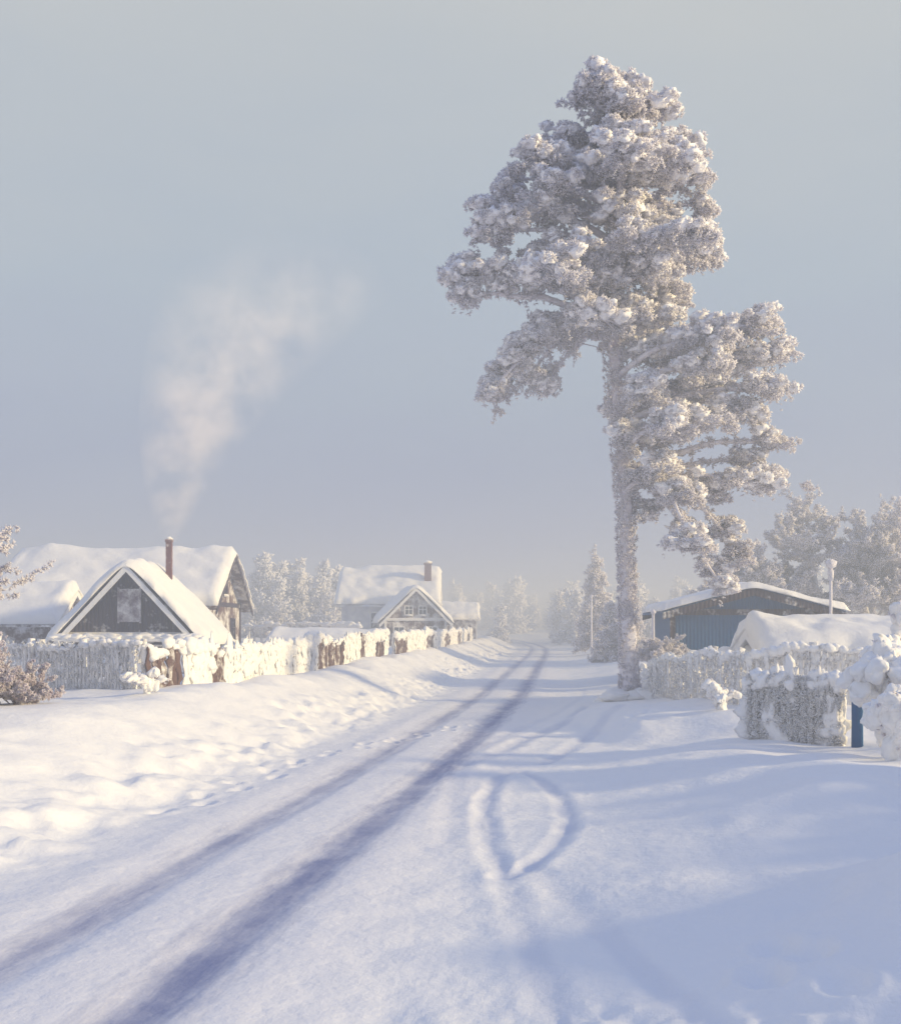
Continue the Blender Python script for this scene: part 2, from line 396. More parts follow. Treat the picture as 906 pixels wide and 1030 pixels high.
            tufts(F, pp, dr, rng.uniform(.07, .155, m_), .72+.26*up+.14*rel+rng.uniform(-.08, .08, m_))  # less rime on undersides, which also paints their shade into the colour
            if rel > .28:
                kk = q % 3
                B.inst(BLOBL[kk], (sc[q]+[0, 0, rr*.12])[None], rot_to(sph(1)*.3+[[0, 0, 1.]]), np.array([[rr*.82, rr*.82, rr*.6]]), .88+.2*rel)
            if rng.random() < .35:
                hn = 4; hp = sc[q]+np.array([rng.uniform(-.7, .7)*rr, rng.uniform(-.7, .7)*rr, 0])-np.array([0, 0, 1])*np.linspace(.06, .14+rr*.8, hn)[:, None]+rng.normal(size=(hn, 3))*.025
                tufts(F, hp, np.array([0, 0, -1.])+.6*rng.normal(size=(hn, 3)), rng.uniform(.06, .11, hn), .82)
    n = 3000; z = rng.uniform(.4, 16, n)**1.0; th = rng.uniform(0, 6.283, n)
    rr = np.interp(z, zz, rad)+rng.uniform(0, .13, n)*(.1+np.clip(z/7, 0, 1.3))
    pp = np.stack([np.interp(z, zz, tx)+rr*np.cos(th), .12*np.sin(z*.35)+rr*np.sin(th), z], 1)
    tufts(F, pp, np.stack([np.cos(th), np.sin(th), -.3+rng.uniform(-.5, .5, n)], 1), rng.uniform(.04, .13, n), rng.uniform(.65, .95, n))
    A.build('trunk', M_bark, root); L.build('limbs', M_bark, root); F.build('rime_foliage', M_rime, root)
    B.build('snow_pads', M_rimesnow, root, True, lambda V: V+.035*np.stack([fbm(V*11+9*k, 2) for k in range(3)], 1))
    S = Acc()
    for k in range(12):
        S.inst(BLOB2[k % 3], np.array([[rng.uniform(-.6, .9), rng.uniform(-.7, .2), rng.uniform(.0, .25)]]), rz(1), np.array([[rng.uniform(.3, .55), rng.uniform(.3, .5), rng.uniform(.15, .35)]]))
    S.build('base_snow', M_snow, root)
pine()

# ------------------------------------------------------------------ other vegetation
def branchy(L, F, base, d, ln, r, depth, spread=.55, droop=.0, tsize=.1, tn=6, frost=.8, maxd=None):
    d = np.asarray(d, float); d = d/np.linalg.norm(d)
    n = 5; P = [np.asarray(base, float)]; dd = d.copy()
    for i in range(n-1):
        dd = dd+rng.normal(size=3)*.12+np.array([0, 0, -droop]); dd /= np.linalg.norm(dd)
        P.append(P[-1]+dd*ln/(n-1))
    P = np.array(P)
    Vv, Tv = tube(P, np.linspace(r, r*.6, n), 4 if depth < 2 else 6); L.add(Vv, Tv, frost-.1)
    if depth <= 2 and tn:
        k = tn if depth <= 1 else tn*2; s = rng.uniform(0, n-1.01, k); i = s.astype(int); f = (s-i)[:, None]
        tufts(F, P[i]*(1-f)+P[i+1]*f, dd+.8*rng.normal(size=(k, 3)), rng.uniform(.6, 1.3, k)*tsize, frost+rng.uniform(-.12, .15, k))
    if depth == 0: return
    for q in range(rng.integers(3, 5)):
        s = rng.uniform(.35, 1) if q else 1.; j = min(int(s*(n-1)), n-1)
        nd = dd+rng.normal(size=3)*spread; nd[2] = abs(nd[2])*.7+.15 if droop <= 0.05 else nd[2]*.8
        branchy(L, F, P[j], nd, ln*rng.uniform(.6, .82), r*.58, depth-1, spread, droop, tsize, tn, frost)
def leafless(name, x, y, h, depth=5, spread=.5, tsize=.2, tn=5, stems=1, frost=.85, mat=None, r=None, droop=0., tilt=.15, offs=.03):
    root = empty(name, (x, y, gz(x, y)-.1)); L = Acc(); F = Acc()
    for s in range(stems):
        o = rng.normal(size=2)*offs*(stems > 1)*h
        branchy(L, F, (o[0], o[1], 0), (rng.normal()*tilt+o[0]*.4, rng.normal()*tilt+o[1]*.4, 1), h*.33, r or h*.016, depth, spread, droop, tsize, tn, frost)
    L.build('branches', mat or M_twig, root); F.build('rime', M_rime, root)
    return root
leafless('frosted_birch_tree', 19.3, 56, 10, 5, .5, .2, 12, 2, .95)
leafless('frosted_birch_tree', 23.0, 58, 9.8, 5, .55, .2, 12, 2, .95)
leafless('frosted_birch_tree', 16.5, 66, 6.6, 5, .55, .2, 9, 2, .95)
leafless('frosted_birch_tree', -9.2, 18.0, 4.6, 4, .28, .085, 11, 7, 1.0, None, .03, 0., .04, .035)
leafless('frosted_shrub', -7.3, 16.6, 1.5, 4, .45, .045, 6, 7, .58, None, .013, 0., .25)
leafless('frosted_shrub', -6.85, 17.4, 1.0, 4, .45, .045, 6, 6, .54, None, .011, 0., .25)
leafless('frosted_shrub', -7.9, 15.0, 1.7, 4, .5, .045, 6, 7, .55, None, .012, 0., .3)
leafless('frosted_shrub', 7.2, 37, 2.2, 4, .5, .09, 10, 4, .95)
leafless('frosted_shrub', 13.5, 31, 2.8, 4, .5, .09, 10, 5, .9)

def conifer(F, L, x, y, z, h, w, dens=1.0, ts=.3, frost=.8):
    L.add(*tube([(x, y, z), (x, y, z+h*.5), (x, y, z+h)], [h*.018, h*.012, .02], 5), .6)
    n = int(h*10*dens); t_ = np.sort(rng.uniform(.08, 1, n))
    for k in t_:
        th = rng.uniform(0, 6.283); R_ = w*(1-k)**.8*rng.uniform(.55, 1.1)+.12
        m_ = max(3, int(R_/ts*3.2)); s = np.linspace(.15, 1, m_)
        pp = np.stack([x+np.cos(th)*R_*s, y+np.sin(th)*R_*s, z+h*k-.35*R_*s**1.5+0*s], 1)+rng.normal(size=(m_, 3))*ts*.2
        tufts(F, pp, np.stack([np.cos(th)+0*s, np.sin(th)+0*s, -.3+0*s], 1)+.5*rng.normal(size=(m_, 3)), ts*rng.uniform(.7, 1.2, m_), frost+rng.uniform(-.15, .12, m_))
def spruce(name, x, y, h, w, dens=1, ts=.3):
    root = empty(name, (x, y, gz(x, y)-.1)); F = Acc(); L = Acc(); conifer(F, L, 0, 0, 0, h, w, dens, ts)
    L.build('trunk', M_bark, root); F.build('rime_foliage', M_rime, root)
spruce('frosted_spruce_tree', 10.3, 78, 7.6, 1.7, 1.8, .3)
spruce('frosted_spruce_tree', 9.0, 62, 3.4, 1.2, 2.2, .25)
spruce('frosted_spruce_tree', 13.6, 84, 5.4, 1.8, 2, .35)
F = Acc(); L = Acc()
def wood(n, x0, x1, y0, y1, h0, h1, ts=.75):
    for k in range(n):
        x = rng.uniform(x0, x1); y = rng.uniform(y0, y1); h = rng.uniform(h0, h1)
        if y < 220 and abs(x-float(xc(y))) < 3.5: continue
        conifer(F, L, x, y, gz(x, y)-.2, h, h*rng.uniform(.2, .34), .55, ts, .74)
wood(22, -21, -13, 118, 132, 6, 9.5); wood(10, -30, -21, 95, 130, 4, 7)
wood(26, 5, 15, 118, 155, 4, 7); wood(18, 14, 28, 95, 140, 3.5, 6.5)
wood(24, 24, 60, 85, 150, 5, 9); wood(20, -60, -30, 80, 150, 4, 8)
wood(240, -190, 190, 185, 300, 5, 10, 1.5)
L.build('trunks', M_bark, None); tr_ob = bpy.data.objects['trunks']
fo = F.build('distant_frosted_forest', M_forest, None); tr_ob.parent = fo; tr_ob.name = 'forest_trunks'

# ------------------------------------------------------------------ buildings
def roof_snow(W, Lh, e, r, ov, th, name, root, seed, nu=46, nv=40):
    """thick rounded snow blanket over both slopes. ridge along local +Y"""
    s = np.linspace(-1, 1, nu); q = np.linspace(0, 1, nv)
    Sg, Qg = np.meshgrid(s, q, indexing='ij')
    half = W/2+ov; slope = (r-e)/(W/2)
    x = Sg*half; y = -ov+Qg*(Lh+2*ov)
    base = r-np.sqrt(x*x+.008*half*half)*slope+.089*half*slope*.7
    ex = (1-np.abs(Sg))*half; ey = np.minimum(Qg, 1-Qg)*(Lh+2*ov)
    prof = np.sqrt(np.clip(1-(1-np.clip(ex/(th*1.0), 0, 1))**2, 0, 1))*np.sqrt(np.clip(1-(1-np.clip(ey/(th*.8), 0, 1))**2, 0, 1))
    nn = n2(x, y, .6, 3, seed); tk = th*(1+.35*nn)*prof
    xx = x+np.sign(Sg)*.10*th*np.abs(Sg)**20
    ragged = 1+.05*n2(x*0+Sg*3, y, 1.3, 2, seed+5)*np.abs(Sg)**6
    V1 = np.stack([xx*ragged, y+.06*n2(x, y, 2, 2, seed+8)*(np.minimum(Qg, 1-Qg) < .06), base+tk], -1).reshape(-1, 3)
    V2 = np.stack([x*ragged, y, base-.03], -1).reshape(-1, 3)
    T = np.concatenate([grid_tris(nu, nv), grid_tris(nu, nv, True)+nu*nv])
    i = np.arange(nu-1); j = np.arange(nv-1); o = nu*nv; S = []
    def strip(a, bb, fl):
        A = np.stack([a, bb, bb+o], 1); B = np.stack([a, bb+o, a+o], 1); M = np.concatenate([A, B]); return M[:, ::-1] if fl else M
    T = np.concatenate([T, strip(i*nv, (i+1)*nv, True), strip(i*nv+nv-1, (i+1)*nv+nv-1, False), strip(j, j+1, False), strip((nu-1)*nv+j, (nu-1)*nv+j+1, True)])
    mesh(name, V1.tolist()+V2.tolist(), T, M_snow, root)
def house(name, x, y, rot, W, Lh, wallz, e, r, wm, ov=.45, th=.35, seed=0, windows=(), trim=M_trim, chimney=None, gable_mat=None):
    root = empty(name, (x, y, 0)); root.rotation_euler = (0, 0, math.radians(rot))
    h = W/2; z0 = wallz
    V = [(-h, 0, z0), (h, 0, z0), (h, 0, e), (0, 0, r), (-h, 0, e), (-h, Lh, z0), (h, Lh, z0), (h, Lh, e), (0, Lh, r), (-h, Lh, e)]
    T = [(0,1,2),(0,2,4),(4,2,3),(6,5,9),(6,9,7),(7,9,8),(1,6,7),(1,7,2),(5,0,4),(5,4,9),(2,7,8),(2,8,3),(4,3,8),(4,8,9)]
    mesh('walls', V, T, wm, root, False)
    R = Acc(); sl = (r-e)/h
    for sg in (-1, 1):
        xe = sg*(h+ov); ze = e-ov*sl
        for (dz0, dz1) in ((.01, .10),):
            P = [(0, -ov+.03, r+dz0), (xe, -ov+.03, ze+dz0), (xe, Lh+ov-.03, ze+dz0), (0, Lh+ov-.03, r+dz0), (0, -ov+.03, r+dz1), (xe, -ov+.03, ze+dz1), (xe, Lh+ov-.03, ze+dz1), (0, Lh+ov-.03, r+dz1)]
            R.add(P, [(0,1,2),(0,2,3),(4,6,5),(4,7,6),(0,5,1),(0,4,5),(1,6,2),(1,5,6),(2,7,3),(2,6,7)])
    R.build('roof', wm, root, False)
    roof_snow(W, Lh, e+.10, r+.10, ov+.06, th, 'roof_snow', root, seed+.37)
    B = Acc(); bw = .2
    for yy in (-ov-.02, Lh+ov-.03):
        for sg in (-1, 1):
            xe = sg*(h+ov); ze = e-ov*sl
            P = [(0, yy, r+.06), (xe, yy, ze+.06), (xe, yy, ze-bw+.02), (0, yy, r-bw), (0, yy+.05, r+.06), (xe, yy+.05, ze+.06), (xe, yy+.05, ze-bw+.02), (0, yy+.05, r-bw)]
            B.add(P, [(0,2,1),(0,3,2),(4,5,6),(4,6,7),(0,1,5),(0,5,4),(3,7,6),(3,6,2),(1,2,6),(1,6,5)])
    B.add(*boxm(-h-.02, h+.02, -.09, -.003, e-.12, e+.08))
    B.add(*boxm(-h-.05, -h+.12, -.07, -.004, z0, e-.121)); B.add(*boxm(h-.12, h+.05, -.07, -.004, z0, e-.121))
    B.build('trim', trim, root, False)
    G = Acc(); Fm = Acc(); Sn = Acc()
    for (face, a, zc, w, hh) in windows:
        def bb(a0, a1, d0, d1, z0_, z1_):
            if face == 'f': return boxm(a0, a1, -d1, -d0, z0_, z1_)
            if face == 'r': return boxm(h+d0, h+d1, a0, a1, z0_, z1_)
            return boxm(-h-d1, -h-d0, a0, a1, z0_, z1_)
        G.add(*bb(a-w/2, a+w/2, .012, .03, zc-hh/2, zc+hh/2))
        f = .07
        for (p0, p1, q0, q1) in ((a-w/2-f, a-w/2, zc-hh/2-f, zc+hh/2+f), (a+w/2, a+w/2+f, zc-hh/2-f, zc+hh/2+f), (a-w/2, a+w/2, zc+hh/2, zc+hh/2+f), (a-w/2, a+w/2, zc-hh/2-f, zc-hh/2), (a-.02, a+.02, zc-hh/2, zc+hh/2)):
            Fm.add(*bb(p0, p1, .008, .085, q0, q1))
        Fm.add(*bb(a-w/2, a-.026, .031, .07, zc+hh*.1, zc+hh*.1+.04)); Fm.add(*bb(a+.026, a+w/2, .031, .07, zc+hh*.1, zc+hh*.1+.04))
        c = (a, -.1) if face == 'f' else ((h+.1, a) if face == 'r' else (-h-.1, a))
        sc = (w*.6, .1, .08) if face == 'f' else (.1, w*.6, .08)
        Vb, Tb = BLOB2[0]; Sn.add(Vb*np.array(sc)+np.array([c[0], c[1], zc-hh/2-.02]), Tb)
    if windows:
        G.build('window_panes', M_glass, root, False); Fm.build('window_frames', trim, root, False); Sn.build('sill_snow', M_snow, root)
    if chimney:
        cx_, cy_, w, zt = chimney
        C = Acc(); C.add(*boxm(cx_-w/2, cx_+w/2, cy_-w/2, cy_+w/2, e, zt)); C.add(*boxm(cx_-w*.62, cx_+w*.62, cy_-w*.62, cy_+w*.62, zt+.001, zt+.09))
        C.build('chimney', M_brick, root, False)
        Vb, Tb = BLOB2[1]; mesh('chimney_snow', Vb*np.array([w*.6, w*.6, w*.35])+np.array([cx_, cy_, zt+.13]), Tb, M_snow, root)
    return root
cab = house('timber_cabin', -11.65, 40, 2, 4.5, 5.0, .3, 1.9, 4.35, M_wood, .55, .28, 1,
      [('f', -.9, 1.15, .9, .6), ('f', .75, 1.15, .9, .6)], chimney=(.72, 3.2, .22, 5.5), trim=M_trim)
A = Acc(); A.add(*boxm(-.36, .36, -.06, -.005, 2.35, 3.55)); A.add(*boxm(-.42, -.361, -.1, -.006, 2.3, 3.6)); A.add(*boxm(.361, .42, -.1, -.006, 2.3, 3.6)); A.add(*boxm(-.03, .03, -.09, -.061, 2.35, 3.55))
A.build('attic_shutters', frosty('rimed_shutter', (.12, .08, .12), (.22, .16, .2), 3, 4, .48, .03), cab, False)
P_ = Acc(); P_.add(*boxm(-2.5, 2.5, -.95, -.12, 1.66, 1.74))
for xx in (-2.3, -.8, .8, 2.3): P_.add(*boxm(xx-.06, xx+.06, -.9, -.78, .3, 1.66))
P_.build('porch', M_trim, cab, False)
S_ = Acc()
for k in range(26):
    S_.inst(BLOB2[k % 3], np.array([[-2.5+k*.2, -.58+rng.uniform(-.06, .06), 1.78]]), rz(1), np.array([[.28, .42, rng.uniform(.10, .17)]]))
S_.build('porch_snow', M_snow, cab)
house('timber_house', -11.3, 55, 90, 8, 9.6, .2, 3.3, 5.8, M_wood2, .6, .40, 2,
      [('f', 0, 4.2, .8, .9), ('f', -2, 2.0, .9, 1.1), ('f', 2, 2.0, .9, 1.1), ('l', 3, 2.2, 1., 1.2), ('l', 6, 2.2, 1, 1.2)], trim=M_wood)
house('lean_to_barn', -16.5, 47.5, 90, 4, 6, .2, 2.4, 3.7, M_wood2, .4, .4, 3)
house('plastered_house', -1.3, 90, 90, 8, 7.2, .2, 4.0, 6.6, M_plas, .5, .45, 4,
      [('l', 1.6, 2.6, 1, 1.2), ('l', 4.4, 2.6, 1, 1.2), ('f', 0, 4.6, 1, 1)], chimney=(-2.2, .5, .55, 7.1))
house('gabled_cottage', -2.5, 79, 8, 4.4, 6, .2, 2.7, 4.9, M_wood2, .45, .30, 5,
      [('f', -.5, 3.3, .5, .6), ('f', .5, 3.3, .5, .6), ('f', -1.2, 1.7, .7, .8), ('f', 1.2, 1.7, .7, .8)], trim=M_trim)
house('outbuilding', 2.2, 97, 90, 4, 3.6, .2, 2.8, 4.0, M_wood2, .3, .3, 6)
house('garden_shed', -14.6, 70, 80, 4, 3, .2, 2.6, 4.0, M_wood, .3, .35, 6.5)
house('woodshed', -3.3, 49.3, 86, 2.2, 4.4, .3, 1.45, 1.7, M_wood, .3, .30, 7)
house('blue_shed', 10.4, 38, -3, 5.5, 5, .3, 2.7, 3.45, M_blue, .35, .2, 8, (), trim=M_wood)
house('snow_covered_shed', 12.6, 30.4, 88, 3.6, 4.1, .3, 1.4, 2.05, M_trim, .3, .45, 9)
vp = empty('vent_pipe', (12.5, 36.2, 0)); A = Acc()
A.add(*tube([(0, 0, .4), (0, 0, 2.5), (0, 0, 4.2)], [.05, .05, .05], 10), .9); A.inst(BLOB2[0], np.array([[0, 0, 4.25], [0, 0, 3.9]]), rz(2), np.array([[.17, .17, .15], [.09, .09, .25]])); A.build('pipe', M_bark, vp)
def heap(name, x, y, items):
    A = Acc()
    for (dx, dy, sx, sy, sz) in items:
        A.inst(ico(4, .12, dx*3+1), np.array([[dx, dy, 0.]]), rz(1), np.array([[sx, sy, sz]]))
    def dsp(V): return V+.05*np.stack([fbm(V*2+9*k, 3) for k in range(3)], 1)
    o = A.build(name, M_snow, None, True, dsp); o.location = (x, y, gz(x, y)); return o
heap('snow_heap', 7.7, 31.0, [(0, 0, .9, .9, 1.3), (.9, .1, .9, .7, 1.35), (-.7, 0, .6, .7, .9), (1.8, -.3, .9, .8, 1.1)])
heap('snow_heap', -10.4, 36, [(0, 0, 1.2, 1, .8), (1.2, .1, 1.2, .7, .6)])

# ------------------------------------------------------------------ fences
def plank_t(nz=10):
    cs = np.array([(-.5, -.35), (-.35, -.5), (.35, -.5), (.5, -.35), (.5, .35), (.35, .5), (-.35, .5), (-.5, .35)])
    V = []; T = []
    for k in range(nz):
        for c_ in cs: V.append((c_[0], c_[1], k/(nz-1)))
    for k in range(nz-1):
        for j in range(8):
            p_ = k*8+j; q = k*8+(j+1) % 8; T += [(p_, q, q+8), (p_, q+8, p_+8)]
    V.append((0, 0, 1)); o = len(V)-1
    for j in range(8): T.append(((nz-1)*8+j, (nz-1)*8+(j+1) % 8, o))
    return np.array(V), np.array(T)
PL = plank_t()
def fence(name, pts, top, w=.12, gap=.03, thick=.04, frost=lambda s: .5, cap=.08, jit=.05, disp=.02, posts=2.2, tuftn=0, mat=None, capf=None, cake=0, tsz=1.):
    pts = np.array(pts, float); seg = np.diff(pts, axis=0); ln = np.hypot(seg[:, 0], seg[:, 1]); cum = np.concatenate([[0], np.cumsum(ln)])
    s = np.arange(w/2, cum[-1], w+gap); i = np.clip(np.searchsorted(cum, s)-1, 0, len(ln)-1); f = ((s-cum[i])/ln[i])[:, None]
    P = pts[i]*(1-f)+pts[i+1]*f; an = np.arctan2(seg[i, 1], seg[i, 0])+rng.normal(size=len(s))*.04
    g = H(P[:, 0], P[:, 1]); n = len(s)
    tp = g+top+rng.uniform(-jit, jit, n)+.06*n2(s, s*0, .5, 2)
    R = np.zeros((n, 3, 3)); R[:, 0, 0] = np.cos(an); R[:, 0, 1] = -np.sin(an); R[:, 1, 0] = np.sin(an); R[:, 1, 1] = np.cos(an); R[:, 2, 2] = 1
    lean = rng.normal(size=n)*.025; R[:, 0, 2] = lean
    root = empty(name); A = Acc(); fr = np.array([frost(q) for q in s])
    pos = np.stack([P[:, 0], P[:, 1], g-.25], 1)
    A.inst(PL, pos, R, np.stack([np.full(n, w)*rng.uniform(.85, 1.1, n), np.full(n, thick), tp-g+.25], 1), fr)
    nrm = np.stack([-np.sin(an), np.cos(an)], 1)
    for zf in (.3, .8):
        q = np.arange(0, n, 4)
        if len(q) > 2:
            A.add(*tube(np.stack([P[q, 0]+nrm[q, 0]*thick, P[q, 1]+nrm[q, 1]*thick, g[q]+top*zf], 1), .04, 6), .6)
    if posts:
        sp = np.arange(0, n, max(1, int(posts/(w+gap))))
        A.inst(PL, np.stack([P[sp, 0]+nrm[sp, 0]*.09, P[sp, 1]+nrm[sp, 1]*.09, g[sp]-.25], 1), R[sp], np.stack([np.full(len(sp), .13), np.full(len(sp), .13), np.full(len(sp), top+.36)], 1), .6)
    def dsp(V): return V+disp*np.stack([fbm(V*7+9*k, 3) for k in range(3)], 1)
    A.build('boards', mat or M_fence, root, True, dsp)
    C = Acc(); cf = np.ones(n) if capf is None else np.array([capf(q) for q in s])
    top_ = np.stack([P[:, 0], P[:, 1], tp], 1)+rng.normal(size=(n, 3))*np.array([.02, .02, .01])
    hv = cap*cf*rng.uniform(.6, 1.3, n)*(1+.6*n2(s, s*0, 1.2, 2, 3))
    for k in range(3):
        m_ = np.arange(n) % 3 == k
        C.inst(BLOB1[k] if w < .1 else BLOB2[k], top_[m_], R[m_], np.stack([np.full(n, (w+gap)*.75)[m_]+hv[m_]*.3, (thick*.7+hv*.55)[m_], hv[m_]], 1))
    if cake:      # wind-packed snow caked on the boards where frost is heavy
        for q in range(n):
            if fr[q] > .62 and rng.random() < cake:
                for z_ in rng.uniform(0, 1, 3):
                    sd = rng.choice([-1, 1]); c0 = np.array([P[q, 0]+nrm[q, 0]*sd*thick*.5, P[q, 1]+nrm[q, 1]*sd*thick*.5, g[q]+z_*top])
                    C.inst(BLOBL[q % 3], c0[None], R[q:q+1], np.array([[rng.uniform(.1, .26), rng.uniform(.03, .07), rng.uniform(.12, .3)]]))
    if tuftn:
        q = rng.integers(0, n, tuftn); zt = rng.uniform(0, 1.05, tuftn)
        sd = np.sign(rng.uniform(-1, 1, tuftn))[:, None]
        pp = np.stack([P[q, 0], P[q, 1], g[q]+zt*top], 1); pp[:, :2] += nrm[q]*sd*thick*.6+rng.normal(size=(tuftn, 2))*.02
        dr = np.zeros((tuftn, 3)); dr[:, :2] = nrm[q]*sd; dr += rng.normal(size=(tuftn, 3))*.5
        tufts(C, pp, dr, rng.uniform(.03, .07, tuftn)*tsz, 1.)
    C.build('snow_caps', M_snow, root, True, lambda V: V+.015*np.stack([fbm(V*10+9*k, 2) for k in range(3)], 1))
    return root
yl = lambda y, o: (float(xc(y))+o, y)
def fr_left(s):
    bare = (s < 1.3) or (2.8 < s < 3.5) or (12 < s < 16) or (19 < s < 19.8) or (22 < s < 24)
    return (.40 if bare else .82)+rng.uniform(-.16, .14)
fence('roadside_fence', [(-6.15, 22.2), (-5.65, 23.5), yl(27, -5.6), yl(33, -5.6), yl(40, -5.6), yl(47, -5.5)], .86, .17, .008, .05, fr_left, .12, .11, .05, capf=lambda s: .8+.6*math.sin(s*.9)*math.sin(s*.37), cake=.7)
fence('roadside_fence', [yl(48.5, -5.4), yl(56, -5.2), yl(70, -5.2), yl(90, -5.4)], .86, .16, .02, .05, lambda s: (.42 if (s % 9) < 3 else .8)+rng.uniform(-.15, .1), .12, .1, .05, cake=.6)
fence('wire_mesh_fence', [(-8.6, 23.0), (-6.3, 22.2)], .92, .05, .035, .05, lambda s: .85+rng.uniform(-.1, .1), .06, .03, .02, 1.1, 1400)
fence('wire_mesh_fence', [(-13.5, 25.0), (-8.7, 23.0)], .92, .05, .035, .05, lambda s: .85, .06, .03, .02, 1.1, 1500)
fence('yard_fence', [(-11.5, 62), (-8, 61), (-5, 60)], 1.5, .16, .28, .06, lambda s: .6, .12, .1, .03)
fence('yard_fence', [(-9.5, 57), (-4, 54.5)], 1.0, .14, .06, .06, lambda s: .55+rng.uniform(-.1, .1), .13, .05, .03)
fence('unseen_shade_fence', [(5.55, 30.6), (5.75, 26), (5.95, 22.0), (7.3, 21.6), (9.6, 21.3)], 1.05, .085, .03, .05, lambda s: .88+rng.uniform(-.14, .08), .07, .04, .035, 2.0, 6500)
fence('unseen_shade_fence', [(4.85, 18.0), (5.7, 17.5), (6.2, 17.25)], 1.0, .10, .008, .08, lambda s: 1.05, .12, .07, .05, 1.2, 6000, cake=.45, tsz=1.1)
fence('unseen_shade_fence', [(7.4, 12.5), (7.4, 9), (7.0, 4), (6.6, -4), (6.2, -9)], 1.35, .16, .01, .12, lambda s: .95, .16, .1, .07, 2)  # unseen fence added out of frame to shade the right foreground

# ------------------------------------------------------------------ snow-laden bushes (right)
def snowbush(name, x, y, h, w, n=120, bs=(.07, .17)):
    root = empty(name, (x, y, gz(x, y)-.05)); L = Acc(); B = Acc(); F = Acc()
    for k in range(n//7):
        th = rng.uniform(0, 6.283); R_ = w*rng.uniform(.2, 1); hh = h*rng.uniform(.6, 1.0)*(1-.35*(R_/w)**2)
        s = np.linspace(0, 1, 8); P = np.stack([np.cos(th)*R_*s**1.4, np.sin(th)*R_*s**1.4, hh*np.sin(s*math.pi*.62)], 1)
        L.add(*tube(P, np.linspace(.022, .012, 8), 5), .6)
        q = rng.uniform(1.2, 6.99, 9); i = q.astype(int); f = (q-i)[:, None]; pp = P[i]*(1-f)+P[i+1]*f+rng.normal(size=(9, 3))*.03
        d = (P[i+1]-P[i]); R = rot_to(d); sz = rng.uniform(*bs, 9)
        B.inst(BLOB2[k % 3], pp, R, np.stack([sz*.8, sz*.8, sz*1.25], 1))
        tufts(F, pp+sph(9)*sz[:, None]*.9, sph(9), rng.uniform(.04, .09, 9), .9)
    L.build('stems', M_twig, root)
    B.build('snow_clumps', M_snow, root, True, lambda V: V+.03*np.stack([fbm(V*8+9*k, 3) for k in range(3)], 1)); F.build('rime', M_rime, root)
snowbush('snow_laden_bush', 6.0, 15.2, 1.75, .6, 230, (.06, .18))
snowbush('snow_laden_bush', 6.75, 16.6, 2.2, .6, 160, (.06, .13))
snowbush('snow_laden_bush', 5.75, 14.0, .95, .5, 190, (.07, .18))
snowbush('snow_laden_bush', 6.9, 14.4, 1.7, .7, 150, (.08, .19))
snowbush('snow_laden_bush', 5.15, 21.0, .6, .5, 60, (.04, .09))
snowbush('snow_laden_bush', -5.6, 20.4, .5, .5, 50, (.04, .09))
snowbush('snow_laden_bush', 5.9, 33.5, .95, .8, 80, (.08, .16))
gp = empty('blue_gate_post', (6.28, 17.0, gz(6.28, 17.0)-.1)); A = Acc()
A.add(*tube([(0, 0, 0), (0, 0, .4), (0, 0, .8), (.01, 0, 1.05)], [.09, .085, .085, .085], 8)); A.build('post', M_blue, gp)
Vb, Tb = BLOB2[2]; mesh('post_snow', Vb*np.array([.15, .15, .12])+np.array([0, 0, 1.1]), Tb, M_snow, gp)

for (x, y, h) in ((9.6, 75, 4.2), (6.9, 37.5, 2.6)):
    e = empty('frosted_pole', (x, y, gz(x, y)-.2)); A = Acc()
    A.add(*tube([(0, 0, 0), (0, 0, h/2), (0, 0, h)], [.07, .06, .05], 8), .75); A.inst(BLOB1[0], np.array([[0, 0, h]]), rz(1), np.array([[.1, .1, .09]])); A.build('pole', M_bark, e)

